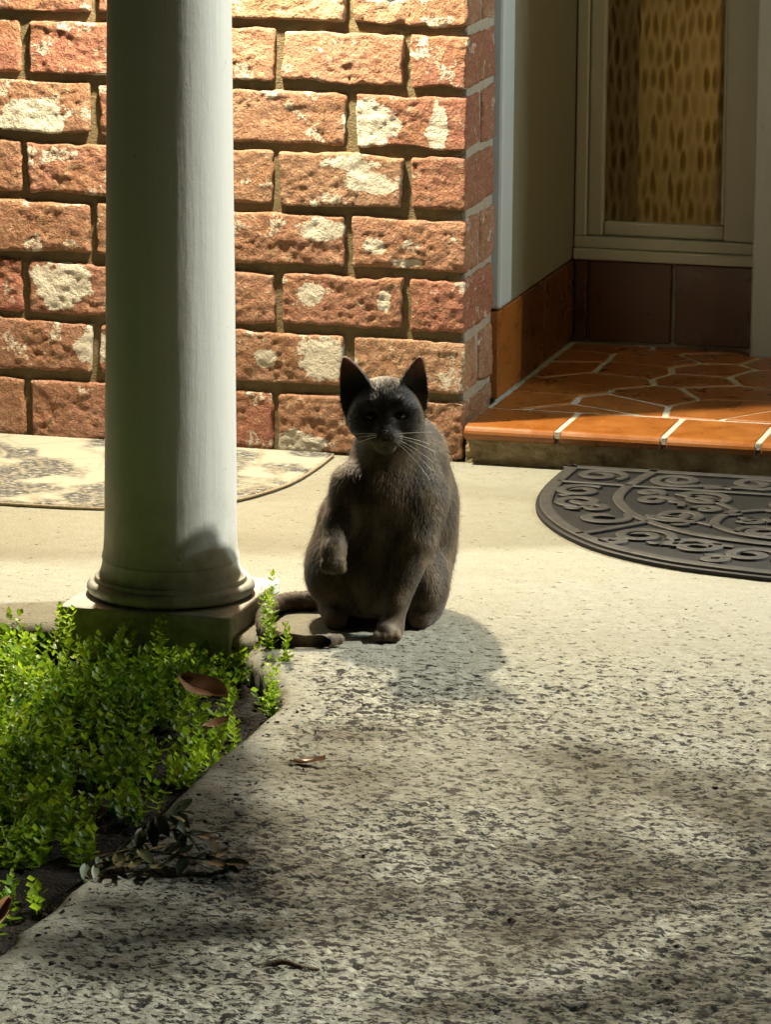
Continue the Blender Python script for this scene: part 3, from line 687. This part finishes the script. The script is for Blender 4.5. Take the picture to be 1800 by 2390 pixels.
# ------------------------------------------------------------------ cat
PAW = np.array([.190, -1.242, 0]); RH = np.array([math.cos(YAW), math.sin(YAW), 0]); FH = np.array([-math.sin(YAW), math.cos(YAW), 0])
def cat():
    K = 1526.
    def q(px, py, v):        # sketch coordinates of the seated cat -> local metres (right, away, up)
        return np.array([(px-838)/K, v, ((1381-py)/K-.222*v)/.977])
    def wl(x, y, z):         # porch coordinates -> local metres
        d = np.array([x, y, z])-PAW; return np.array([d@RH, d@FH, d[2]])
    h = .0020
    lo = np.array([-.205, -.06, -.0075]); hi = np.array([.135, .285, .42])
    N = np.ceil((hi-lo)/h).astype(int)+1
    gx, gy, gz = [lo[i]+h*np.arange(N[i]) for i in range(3)]
    D = np.full(N, .2, np.float32)
    def region(a, b):
        i0 = np.clip(((np.minimum(a, b)-lo)/h).astype(int), 0, N-1); i1 = np.clip(np.ceil((np.maximum(a, b)-lo)/h).astype(int)+1, 1, N)
        sl = tuple(slice(i0[k], i1[k]) for k in range(3))
        return sl, gx[sl[0]][:, None, None], gy[sl[1]][None, :, None], gz[sl[2]][None, None, :]
    def smin(sl, d, k):
        A = D[sl]; t = np.clip(.5+.5*(A-d)/k, 0, 1); D[sl] = A*(1-t)+d*t-k*t*(1-t)
    def cone(a, b, ra, rb, k=.015):
        m = max(ra, rb)+.05; sl, x, y, z = region(np.minimum(a, b)-m, np.maximum(a, b)+m)
        ab = b-a; L = max(ab@ab, 1e-9); t = np.clip(((x-a[0])*ab[0]+(y-a[1])*ab[1]+(z-a[2])*ab[2])/L, 0, 1)
        d = np.sqrt((x-a[0]-t*ab[0])**2+(y-a[1]-t*ab[1])**2+(z-a[2]-t*ab[2])**2)-(ra+(rb-ra)*t); smin(sl, d.astype(np.float32), k)
    def ell(c, r, k=.02):
        r = np.array(r); sl, x, y, z = region(c-r-.05, c+r+.05)
        k0 = np.sqrt(((x-c[0])/r[0])**2+((y-c[1])/r[1])**2+((z-c[2])/r[2])**2)+1e-6
        k1 = np.sqrt(((x-c[0])/r[0]**2)**2+((y-c[1])/r[1]**2)**2+((z-c[2])/r[2]**2)**2)+1e-6
        smin(sl, (k0*(k0-1)/k1).astype(np.float32), k)
    def sub_ell(c, r, k=.008):
        r = np.array(r); sl, x, y, z = region(c-r-.02, c+r+.02)
        k0 = np.sqrt(((x-c[0])/r[0])**2+((y-c[1])/r[1])**2+((z-c[2])/r[2])**2)+1e-6
        k1 = np.sqrt(((x-c[0])/r[0]**2)**2+((y-c[1])/r[1]**2)**2+((z-c[2])/r[2]**2)**2)+1e-6
        d = -(k0*(k0-1)/k1); A = D[sl]; t = np.clip(.5-.5*(A-d)/k, 0, 1); D[sl] = A*(1-t)+d*t+k*t*(1-t)
    # trunk: heavy rump on the floor, back leaning up to the shoulders
    ell(q(855, 1205, .175), (.074, .078, .072), .03)
    ell(q(872, 1165, .165), (.074, .066, .075), .03)
    ell(q(884, 1085, .135), (.070, .062, .080), .035)
    ell(q(872, 985, .105), (.060, .050, .060), .035)
    ell(q(838, 1070, .075), (.066, .054, .075), .03)      # chest
    ell(q(800, 1228, .095), (.075, .064, .072), .03)      # belly
    ell(q(765, 1150, .125), (.055, .058, .075), .03)
    cone(q(850, 985, .095), q(836, 905, .070), .056, .043, .025)   # neck
    # haunches and hind feet
    ell(q(706, 1232, .115), (.032, .062, .052), .02)
    ell(q(921, 1262, .115), (.034, .062, .056), .02)
    cone(np.array([.058, .125, .017]), np.array([.046, .072, .014]), .019, .0165, .012)
    cone(np.array([-.082, .13, .017]), np.array([-.074, .062, .014]), .019, .0165, .012)
    # standing foreleg
    cone(q(908, 1075, .066), q(898, 1165, .044), .040, .029, .014)
    cone(q(898, 1165, .044), q(858, 1300, .014), .029, .0165, .008)
    cone(q(858, 1300, .014), q(846, 1360, .006), .0165, .0158, .006)
    cone(np.array([.003, .008, .015]), np.array([-.001, -.010, .012]), .018, .015, .010)
    for t in (-.0125, -.0045, .004, .0115):
        cone(np.array([t, -.012, .0115]), np.array([t*1.15, -.022, .0088]), .0074, .0070, .0015)
    # lifted foreleg, paw hanging
    cone(q(757, 1045, .062), q(730, 1128, .040), .029, .0215, .014)
    cone(q(730, 1128, .040), q(720, 1190, .008), .0215, .0165, .008)
    cone(q(720, 1190, .008), q(720, 1216, -.003), .0165, .0160, .008)
    for t in (-.011, -.004, .004, .011):
        c0 = q(720, 1216, -.008)+np.array([t, 0, 0]); cone(c0, c0+np.array([t*.05, -.004, -.008]), .0072, .0062, .0015)
    # tail: round the left side, then forward to the paw
    tp = [wl(.13, -1.10, .03), wl(.085, -1.10, .020), wl(.045, -1.098, .0145), wl(.005, -1.115, .0135), wl(-.006, -1.165, .013), wl(.006, -1.235, .0125), wl(.033, -1.300, .012), wl(.068, -1.334, .011), wl(.102, -1.330, .0105), wl(.135, -1.300, .010)]
    tp = catmull(tp, 3); tr = np.interp(np.linspace(0, 1, len(tp)), [0, .3, .8, 1], [.018, .0120, .0100, .0075])
    for i in range(len(tp)-1): cone(np.array(tp[i]), np.array(tp[i+1]), tr[i], tr[i+1], .006)
    # head
    ell(q(829, 878, .060), (.0485, .050, .0415), .02)
    ell(q(792, 912, .040), (.026, .028, .024), .02); ell(q(866, 910, .040), (.025, .028, .024), .02)   # cheeks
    cone(q(831, 885, .030), q(829, 932, .003), .021, .0125, .013)    # bridge and nose
    ell(q(817, 946, .010), (.0145, .0145, .0115), .007); ell(q(844, 946, .010), (.0145, .0145, .0115), .007)   # whisker pads
    ell(q(830, 965, .016), (.0145, .014, .010), .008)   # chin
    cone(q(800, 880, .020), q(782, 890, .028), .011, .012, .010); cone(q(862, 878, .020), q(880, 888, .028), .011, .012, .010)  # brows
    sub_ell(q(798, 901, .006), (.0120, .009, .0062), .005); sub_ell(q(863, 899, .006), (.0120, .009, .0062), .005)
    # ears: cupped triangles
    earinfo = []
    def ear(base, tip, width, yaw):
        ax = tip-base; L = np.linalg.norm(ax); ax = ax/L
        fwd = np.array([math.sin(yaw), -math.cos(yaw), 0]); fwd = fwd-ax*(fwd@ax); fwd /= np.linalg.norm(fwd); sd = np.cross(ax, fwd)
        sl, x, y, z = region(np.minimum(base, tip)-.045, np.maximum(base, tip)+.045)
        X = x-base[0]; Y = y-base[1]; Z = z-base[2]
        t = (X*ax[0]+Y*ax[1]+Z*ax[2])/L; s = X*sd[0]+Y*sd[1]+Z*sd[2]; n = X*fwd[0]+Y*fwd[1]+Z*fwd[2]
        wd = width*np.clip(1-np.clip(t, 0, 1)**1.55, 0, 1)**.85+.002
        cup = .55*s*s/width*np.clip(1.2-t, 0, 1)-.010*np.clip(1-t, 0, 1)+.006
        d = np.maximum(np.maximum((np.abs(s)-wd)*.85, np.abs(n-cup)-.0032-.003*np.clip(1-t, 0, 1)), np.maximum((t-1)*L, (-.35-t)*L))
        smin(sl, d.astype(np.float32), .006); earinfo.append((base, tip, ax, L, fwd))
    ear(q(779, 866, .058), q(742, 769, .052), .0250, -.22)
    ear(q(878, 864, .058), q(902, 768, .052), .0232, .30)
    D[:] = np.maximum(D, -(gz[None, None, :]-.0008))
    # surface nets
    s = D < 0
    c = s[:-1, :-1, :-1].astype(np.int8)*0
    for a in (0, 1):
        for b in (0, 1):
            for e in (0, 1): c = c+s[a:N[0]-1+a, b:N[1]-1+b, e:N[2]-1+e]
    act = (c > 0) & (c < 8); ids = -np.ones(act.shape, np.int64); A = np.argwhere(act); ids[act] = np.arange(len(A))
    acc = np.zeros((len(A), 3)); cnt = np.zeros(len(A))
    cor = [(a, b, e) for a in (0, 1) for b in (0, 1) for e in (0, 1)]
    for p1 in cor:
        for ax in range(3):
            if p1[ax]: continue
            p2 = list(p1); p2[ax] = 1
            d1 = D[A[:, 0]+p1[0], A[:, 1]+p1[1], A[:, 2]+p1[2]]; d2 = D[A[:, 0]+p2[0], A[:, 1]+p2[1], A[:, 2]+p2[2]]
            x = (d1 < 0) != (d2 < 0); t = np.where(x, d1/np.where(d1 == d2, 1, d1-d2), 0)
            pt = np.array(p1, float)[None, :]+t[:, None]*(np.array(p2)-np.array(p1))[None, :]
            acc += pt*x[:, None]; cnt += x
    V = lo+h*(A+acc/cnt[:, None])
    F = []
    for ax in range(3):
        b, e = [(1, 2), (2, 0), (0, 1)][ax]
        sa = [slice(None)]*3; sb = [slice(None)]*3; sa[ax] = slice(0, -1); sb[ax] = slice(1, None)
        s1 = s[tuple(sa)]; s2 = s[tuple(sb)]; E = np.argwhere(s1 != s2); inside = s1[E[:, 0], E[:, 1], E[:, 2]]
        ok = (E[:, b] > 0) & (E[:, e] > 0) & (E[:, b] < N[b]-1) & (E[:, e] < N[e]-1); E = E[ok]; inside = inside[ok]
        o = np.zeros(3, int); ob = o.copy(); ob[b] = 1; oe = o.copy(); oe[e] = 1
        g_ = lambda P: ids[P[:, 0], P[:, 1], P[:, 2]]
        qd = np.stack([g_(E-ob-oe), g_(E-oe), g_(E), g_(E-ob)], 1); qd[~inside] = qd[~inside][:, ::-1]; F.append(qd)
    F = np.concatenate(F); F = F[(F >= 0).all(1)]
    # normals from the field, two rounds of smoothing
    for it in range(2):
        acc = np.zeros_like(V); cn = np.zeros(len(V))
        for a, b in ((0, 1), (1, 2), (2, 3), (3, 0)):
            np.add.at(acc, F[:, a], V[F[:, b]]); np.add.at(cn, F[:, a], 1); np.add.at(acc, F[:, b], V[F[:, a]]); np.add.at(cn, F[:, b], 1)
        V = V*.5+.5*acc/np.maximum(cn, 1)[:, None]
    fn = np.cross(V[F[:, 2]]-V[F[:, 0]], V[F[:, 3]]-V[F[:, 1]]); nv = np.zeros_like(V)
    for a in range(4): np.add.at(nv, F[:, a], fn)
    nv /= np.maximum(np.linalg.norm(nv, axis=1, keepdims=True), 1e-12)
    earm = np.zeros(len(V)); innr = np.zeros(len(V))
    for base, tip, ax, L, fwd in earinfo:
        t = (V-base)@ax/L; dist = np.linalg.norm(V-(base+np.clip(t, 0, 1)[:, None]*ax*L), axis=1)
        near = (dist < .032) & (t > -.1)
        earm = np.maximum(earm, near*smoothstep(.45, .95, t)); innr = np.maximum(innr, near*smoothstep(.05, .3, t)*smoothstep(.1, .5, nv@fwd))
    eyeC = [q(798, 902, .011), q(863, 900, .011)]
    dark = np.zeros(len(V))
    for e in eyeC: dark = np.maximum(dark, smoothstep(.0125, .008, np.linalg.norm((V-e)*np.array([.72, .5, 1.25]), axis=1)))
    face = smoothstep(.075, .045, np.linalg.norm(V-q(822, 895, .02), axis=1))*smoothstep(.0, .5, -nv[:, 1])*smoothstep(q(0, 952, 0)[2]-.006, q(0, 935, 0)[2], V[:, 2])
    dark = np.maximum(dark, face*.85)  # shade on the face put into the fur colour
    dark = np.maximum(dark, innr*.9*(1-earm*.7))
    cat_ = empty('cat', tuple(PAW), YAW); tag(cat_, 'smoky dark grey cat sitting on the porch with one forepaw lifted', 'cat')
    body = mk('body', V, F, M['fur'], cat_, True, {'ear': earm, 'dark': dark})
    # coat: short tapering hairs lying along the body
    rs = np.random.RandomState(3)
    tri = np.concatenate([F[:, [0, 1, 2]], F[:, [0, 2, 3]]]); ar = np.linalg.norm(np.cross(V[tri[:, 1]]-V[tri[:, 0]], V[tri[:, 2]]-V[tri[:, 0]]), axis=1)
    nh = 120000; pick = rs.choice(len(tri), nh, p=ar/ar.sum()); r1 = np.sqrt(rs.rand(nh)); r2 = rs.rand(nh)
    w0, w1, w2 = 1-r1, r1*(1-r2), r1*r2; T = tri[pick]
    P = V[T[:, 0]]*w0[:, None]+V[T[:, 1]]*w1[:, None]+V[T[:, 2]]*w2[:, None]
    Nn = nv[T[:, 0]]*w0[:, None]+nv[T[:, 1]]*w1[:, None]+nv[T[:, 2]]*w2[:, None]; Nn /= np.linalg.norm(Nn, axis=1, keepdims=True)
    em = earm[T[:, 0]]; inr = innr[T[:, 0]]
    nose = q(829, 925, .0); hd = smoothstep(.098, .075, np.linalg.norm(P-q(832, 880, .055), axis=1))
    flow = np.array([0, .25, -1.0])[None, :]+(rs.rand(nh, 3)-.5)*.5
    hf = P-nose; hf /= np.maximum(np.linalg.norm(hf, axis=1, keepdims=True), 1e-6)
    flow = flow*(1-hd[:, None])+(hf+(rs.rand(nh, 3)-.5)*.35)*hd[:, None]
    low = smoothstep(.07, .03, P[:, 2])
    tang = flow-Nn*(flow*Nn).sum(1, keepdims=True); tang /= np.maximum(np.linalg.norm(tang, axis=1, keepdims=True), 1e-6)
    Lh = (.0095*(1-hd)+.0048*hd)*(1-.72*low)*(.6+.7*rs.rand(nh)); guard = rs.rand(nh) < .10; Lh *= np.where(guard & (hd < .5), 1.6, 1); Lh *= 1-.65*np.maximum(em, inr*.6)
    seg = lambda a, b: np.linalg.norm(P-(a+np.clip(((P-a)@(b-a))/((b-a)@(b-a)), 0, 1)[:, None]*(b-a)), axis=1)
    leg = np.maximum(smoothstep(.042, .030, seg(q(722, 1110, .03), q(716, 1220, -.01))), smoothstep(.040, .028, seg(q(890, 1190, .04), q(846, 1370, .0))))
    Lh *= 1-.55*leg; guard = guard & (leg < .3)
    lift = .30+.25*rs.rand(nh)+.35*guard
    wid = np.cross(Nn, tang)*.00028
    d1 = tang+Nn*lift[:, None]; d1 /= np.linalg.norm(d1, axis=1, keepdims=True); d2 = tang+Nn*(lift*.35)[:, None]; d2 /= np.linalg.norm(d2, axis=1, keepdims=True)
    mid = P+d1*(Lh*.5)[:, None]; tipp = mid+d2*(Lh*.5)[:, None]
    ok = tipp[:, 2] > .0012; nk = ok.sum()
    HV = np.stack([P-wid, P+wid, mid+wid*.8, mid-wid*.8, tipp], 1)[ok].reshape(-1, 3); b = np.arange(nk)[:, None]*5
    HF = np.concatenate([b+np.array([[0, 1, 2]]), b+np.array([[0, 2, 3]]), b+np.array([[3, 2, 4]])])
    at = lambda a: np.repeat(a[T[:, 0]][ok], 5)
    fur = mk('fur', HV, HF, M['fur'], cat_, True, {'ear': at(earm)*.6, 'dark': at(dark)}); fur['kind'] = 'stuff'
    # eyes, nose, whiskers
    eye_m = mat('eye', (.035, .045, .012), .08, .6); pup = mat('pupil', (.002, .002, .002), .08)
    for e in eyeC:
        v, f = lathe([(.0078*math.sin(a)+1e-5, -.0078*math.cos(a)) for a in np.linspace(0, math.pi, 11)], 16)
        v = np.array(v)*np.array([1, 1, .62]); o = mk('eye', v, f, eye_m, cat_, True); o.location = tuple(e+np.array([0, .0052, 0]))
        v, f = lathe([(.0045*math.sin(a)+1e-5, -.0045*math.cos(a)) for a in np.linspace(0, math.pi, 9)], 12)
        v = np.array(v)*np.array([.6, .5, 1]); p = mk('pupil', v, f, pup, o, True); p.location = (0, -.0064, 0)
    v, f = lathe([(.0055*math.sin(a)+1e-5, -.0038*math.cos(a)) for a in np.linspace(0, math.pi, 9)], 14)
    v = np.array(v); v[:, 0] *= 1-.35*(v[:, 2] < 0); o = mk('nose', v, f, mat('nose_leather', (.05, .022, .018), .4), cat_, True); o.location = tuple(q(829, 935, -.0085))
    v, f = tube([tuple(q(818, 950, -.0095)), tuple(q(824, 956, -.0065)), tuple(q(830, 953, -.0070)), tuple(q(837, 956, -.0065)), tuple(q(843, 949, -.0095))], .0012)
    mk('mouth', v, f, mat('lip', (.035, .014, .012), .5), cat_, True)
    wm = mat('whisker', (.75, .70, .60), .35)
    rr = random.Random(2)
    for sx in (1, -1):
        for k in range(6 if sx > 0 else 3):
            s0 = q(846 if sx > 0 else 814, 940+2.5*k, -.004)
            L = (.052+.012*rr.random())*(1 if sx > 0 else .75); a = .10-.17*k+rr.uniform(-.05, .05); pts = []
            for t in np.linspace(0, 1, 7):
                pts.append((s0[0]+sx*L*t*math.cos(a*.6), s0[1]-.006*math.sin(t*2.2)+.012*t, s0[2]+L*t*math.sin(a)*.8-.020*t*t*(.25+.2*k)))
            v, f = tube(pts, list(np.linspace(.00042, .00015, 7)), 5); mk('whisker', v, f, wm, cat_)
cat()

# ------------------------------------------------------------------ plants and litter
def leaf_shape(L, Wd, curl=.2, cup=.15, n=5):
    v = []; f = []
    for i in range(n+1):
        t = i/n; w = Wd*math.sin(math.pi*min(1, t*.93+.05))**.8*.5; z = curl*L*(t**1.6)
        for s in (-1, 0, 1): v.append((t*L*(1-abs(curl)*.25*t), s*w, z+abs(s)*cup*Wd))
    for i in range(n):
        for s in (0, 1): f.append((i*3+s, i*3+s+1, i*3+s+4, i*3+s+3))
    return np.array(v), f
def sprigs(name, spots, mat_, parent=None, leafL=(.007, .0205), rs=None, seedshade=None):
    """leafy stems joined in one mesh: spots = (x, y, z, height, lean)"""
    rs = rs or np.random.RandomState(5); V = []; F = []; Sh = []
    lv, lf = leaf_shape(1, .74, .22, .10, 2); lf = np.array(lf)
    nb = 0
    for (x, y, z, h, lean, br) in spots:
        az = rs.rand()*6.28; top = np.array([x+lean*math.cos(az)*h, y+lean*math.sin(az)*h, z+h]); b0 = np.array([x, y, z])
        n = max(3, int(h/.0072))
        # stem
        sw = .0008
        a = np.array([sw, 0, 0]); V.append(np.stack([b0-a, b0+a, top])); F.append(np.array([[nb, nb+1, nb+2, nb+2]])); Sh += [br]*3; nb += 3
        for k in range(n):
            t = (k+.6)/n; c = b0+(top-b0)*t
            for side in (0, math.pi):
                yaw = az+k*1.9+side+rs.uniform(-.4, .4); pit = rs.uniform(-.1, .7)+(.5 if k == n-1 else 0)
                L = rs.uniform(*leafL)*(1.1-.35*t)
                cy, sy, cp, sp = math.cos(yaw), math.sin(yaw), math.cos(pit), math.sin(pit)
                R = np.array([[cy*cp, -sy, -cy*sp], [sy*cp, cy, -sy*sp], [sp, 0, cp]])
                V.append((lv*L)@R.T+c); F.append(lf+nb); Sh += [min(1, max(0, br+rs.uniform(-.3, .3)))]*len(lv); nb += len(lv)
    V = np.concatenate(V); F = np.concatenate(F)
    me_f = [tuple(dict.fromkeys(t)) for t in F.tolist()]
    return mk(name, V, me_f, mat_, parent, True, {'shade': Sh})
def plants():
    rs = np.random.RandomState(11); sp = []
    while len(sp) < 3900:
        y = -1.30-rs.rand()*1.75; x = .12-rs.rand()*.95
        gap = -.005+.045*fbm(np.array([[x*5, y*5, 0]]), 3, 2)[0]+.02*smoothstep(-1.8, -2.3, np.array([y]))[0]
        if x > .128-gap: continue
        if -.29 < x < -.015 and y > -1.318: continue
        # bare shaded hollow by the walk
        if x > -.01 and -1.80 < y < -1.42 and rs.rand() < .7: continue
        if y < -2.35 and rs.rand() < .6: continue
        if fbm(np.array([[x*17, y*17, 5]]), 31, 2)[0] < .44: continue
        h = (.006+.032*rs.rand()*float(smoothstep(.0, .22, .13-x)))*(.75+1.2*fbm(np.array([[x*8, y*8, 2]]), 9, 2)[0])
        if -.32 < x < .03 and y > -1.43: h *= .35
        sp.append((x, y, -.045, h+.018, rs.uniform(.1, .7), float(np.clip(rs.rand()*.7+1.3*(fbm(np.array([[x*12, y*12, 8]]), 41, 2)[0]-.35), 0, 1))))
    tag(sprigs('ground_cover', sp, M['green'], rs=rs), 'low bright green ground cover with small round leaves filling the bed', 'ground cover', kind='stuff')
    # single taller sprigs that stand out
    for (x, y, h, L, lab) in ((.045, -1.335, .115, .015, 'tallest bright green sprig standing between plinth corner and cat tail'),
                              (.085, -1.40, .055, .013, 'small leafy sprig at the inner corner of the walk near the cat tail'),
                              (.115, -1.56, .045, .014, 'round-leaved green sprig hanging over the walk edge'),
                              (-.262, -1.345, .05, .014, 'upright sprig with round bright leaves at the left front corner of the plinth'),
                              (-.11, -1.375, .045, .017, 'young sprig with long pale leaves before the middle of the plinth'),
                              (-.155, -1.37, .04, .016, 'dark sprig with folded leaves before the plinth left of the pale one')):
        pts = [(x+rs.uniform(-.008, .008), y+rs.uniform(-.008, .008), -.04, (h+.04)*rs.uniform(.75, 1), rs.uniform(.02, .2), rs.uniform(.5, 1)) for _ in range(4)]
        o = sprigs('plant_sprig', [(a-x, b-y, c, d, e, f_) for (a, b, c, d, e, f_) in pts], M['green'], leafL=(L*.7, L*1.1), rs=rs); o.location = (x, y, 0)
        tag(o, lab, 'plant', 'single sprigs in the bed')
def litter():
    def big_leaf(name, L, Wd, curl, cup, loc, rot, m, lab, grp=None, n=8):
        v, f = leaf_shape(L, Wd, curl, cup, n); v = np.array(v)
        v[:, 2] += (fbm(v*90, 5, 2)-.5)*.006; v[:, 0] -= L/2
        o = mk(name, v, f, m, None, True, {'shade': fbm(v*60, 2, 2)}); o.location = loc; o.rotation_euler = rot
        sp = [(x, 0, z) for x, z in zip(np.linspace(-L*.62, L*.3, 6), [0.004, .002, .001, .002, .006, .012])]
        vv, ff = tube(sp, [.0012, .0011, .001, .0009, .0007, .0004], 5); mk('midrib', vv, ff, m, o, True, {'shade': np.zeros(len(vv))})
        return tag(o, lab, 'leaf', grp)
    R = math.radians
    big_leaf('fallen_leaf', .096, .040, .12, .20, (.036, -1.62, .006), (R(24), R(12), R(-28)), M['dry'], 'large curled orange-brown dead leaf lying on the plants by the walk')
    big_leaf('fallen_leaf', .038, .016, .3, .25, (.075, -1.70, -.018), (R(25), 0, R(40)), M['dry'], 'small pinkish brown dead leaf in the shade below the big orange one')
    big_leaf('fallen_leaf', .042, .014, .15, .35, (.262, -1.908, .0005), (0, 0, R(8)), M['dry'], 'small brown curled leaf lying alone on the walk below the cat')
    big_leaf('fallen_leaf', .06, .026, .35, .3, (.10, -2.62, -.01), (R(-10), 0, R(75)), M['dry'], 'tan dead leaf at the lower left edge of the walk')
    # wilted weed sprawling onto the walk
    w = empty('wilted_weed', (.20, -2.40, 0)); tag(w, 'wilted grey-green weed sprawling from the bed across the walk', 'weed')
    rr = random.Random(4)
    stems = [[(-.085, .02, -.02), (-.02, -.01, .022), (.05, .0, .018), (.10, .012, .010)], [(-.07, .05, -.02), (-.01, .05, .04), (.02, .06, .052)], [(-.09, -.02, -.03), (-.03, -.03, .012), (.03, -.025, .014)], [(-.06, .03, -.02), (.01, .035, .035), (.06, .045, .03)]]
    for st in stems:
        P = catmull(st, 5); v, f = tube([tuple(p) for p in P], .0013, 5); mk('stem', v, f, M['grey'], w, True, {'shade': np.zeros(len(v))})
        for k in range(2, len(P), 1):
            for side in (-1, 1):
                if rr.random() < .12: continue
                L = rr.uniform(.024, .042); v, f = leaf_shape(L, L*.40, rr.uniform(-.75, .3), .12, 5); o = mk('leaf', v, f, M['grey'], w, True, {'shade': np.full(len(v), rr.random())})
                o.location = tuple(P[k]); o.rotation_euler = (rr.uniform(-.5, .5), rr.uniform(-.35, .25), side*rr.uniform(.4, 1.4)+rr.uniform(-.2, .2))
                o.location.z = max(o.location.z, .006)
    # twig
    pts = catmull([(-.035, -.004, .004), (-.01, .004, .010), (.015, .0, .006), (.035, .006, .004)], 5); v, f = tube([tuple(p) for p in pts], list(np.linspace(.0048, .0022, len(pts))), 7)
    t = mk('twig', v, f, M['bark'], None, True); t.scale = (.9, .7, .9); t.location = (.465, -2.715, -.003); tag(t, 'short black twig lying on the walk near the bottom edge', 'twig')
def crumbs():
    rs = np.random.RandomState(21); V = []; F = []; nb = 0
    cube = np.array([(-1, -1, 0), (1, -1, 0), (1, 1, 0), (-1, 1, 0), (-.6, -.6, 1), (.7, -.5, .9), (.6, .6, 1.1), (-.7, .6, .8)])
    fq = np.array([(0, 1, 5, 4), (1, 2, 6, 5), (2, 3, 7, 6), (3, 0, 4, 7), (4, 5, 6, 7)])
    for k in range(360):
        if k < 170: y = rs.uniform(-2.95, -1.45); x = .138+rs.rand()**2.2*.14
        else: y = rs.uniform(-2.9, -.15); x = rs.uniform(.2, 1.0)
        if x < .17 and y > -1.6: continue
        r = rs.uniform(.0008, .0028)*(.8 if k < 170 else .6); a = rs.rand()*6.28; c, s_ = math.cos(a), math.sin(a)
        P = cube*np.array([r*rs.uniform(1, 2.4), r, r])*(1+.3*rs.randn(8, 3)*.5); P = P@np.array([[c, s_, 0], [-s_, c, 0], [0, 0, 1]])+np.array([x, y, -.001]); V.append(P); F.append(fq+nb); nb += 8
    tag(mk('crumbs', np.concatenate(V), np.concatenate(F), M['soil']), 'dark soil crumbs and grit scattered on the walk', 'grit', kind='stuff')
plants(); litter(); crumbs()

# ------------------------------------------------------------------ leafy shrub added beyond the frame right of the walk: clumps placed to break up the floodlight
def shrub():
    s = empty('dapple_shrub', (1.72, -1.95, 0)); tag(s, 'leafy shrub in a clay pot, added unseen right of the walk to dapple the floodlight', 'shrub')
    v, f = lathe([(.02, -.06), (.15, -.06), (.19, .22), (.21, .22), (.21, .27), (.18, .27), (.17, .22), (.01, .22)], 32); mk('pot', v, f, M['tile'], s, True)
    rs = np.random.RandomState(8); V = []; F = []; nb = 0; Sh = []
    lv, lf = leaf_shape(1, .5, .2, .1, 2); lf = np.array(lf)
    v, f = tube([(0, 0, .2), (.03, .02, .6), (-.02, .05, 1.0), (.02, .0, 1.4)], [.025, .02, .015, .006], 8); mk('trunk', v, f, M['bark'], s, True)
    shade = [(.57, -1.75), (.63, -1.79), (.72, -1.85), (.80, -1.93), (.87, -1.99), (.66, -2.19), (.74, -2.22), (.80, -2.25), (.92, -2.2), (.68, -2.50), 
             (.66, -2.80), (.76, -2.78), (.84, -2.74), (.90, -2.65), (.97, -2.72), (1.0, -2.55), (.95, -1.75), (1.02, -2.0), (.25, -1.76), (.36, -2.35), (.31, -2.62), (.22, -2.55), (.30, -2.75), (.42, -2.58), (.20, -2.7), (.31, -1.95), (.28, -2.15), (.24, -2.4), (.2, -1.9), (.0, -1.5), (-.06, -1.68), (.04, -1.72), (.07, -1.9), (-.1, -1.55), (.0, -1.85), (.1, -2.1)]
    shade += [(a+rs.uniform(-.03, .03), b+rs.uniform(-.03, .03)) for a in np.arange(-.2, .09, .1) for b in np.arange(-1.44, -2.3, -.125)]  # extra clumps set to keep the floodlight off the bed
    BV = []; BF = []
    for gx, gy in shade:
        sx = rs.uniform(1.50, 1.85); cc = np.array([gx, gy, 0])+np.array(LDIR)*((sx-gx)/LDIR.x)-np.array([1.72, -1.95, 0]); rad = rs.uniform(.04, .075)
        vv, ff = tube([(0, 0, min(cc[2]*.8, 1.2)), tuple(cc*.6+np.array([0, 0, cc[2]*.35])), tuple(cc)], [.012, .008, .004], 6); BF += [tuple(i+len(BV) for i in t) for t in ff]; BV += list(vv)
        for k in range(55):
            p = rs.randn(3); p = cc+p/np.linalg.norm(p)*rad*rs.rand()**.4; L = rs.uniform(.03, .05); y, pt = rs.rand()*6.28, rs.uniform(-.8, .5)
            cy, sy, cp, sp = math.cos(y), math.sin(y), math.cos(pt), math.sin(pt); Rm = np.array([[cy*cp, -sy, -cy*sp], [sy*cp, cy, -sy*sp], [sp, 0, cp]])
            V.append((lv*L)@Rm.T+p); F.append(lf+nb); nb += len(lv); Sh += [rs.rand()]*len(lv)
    mk('branches', BV, BF, M['bark'], s, True)
    mk('crown', np.concatenate(V), np.concatenate(F), M['bush'], s, True, {'shade': Sh})
shrub()
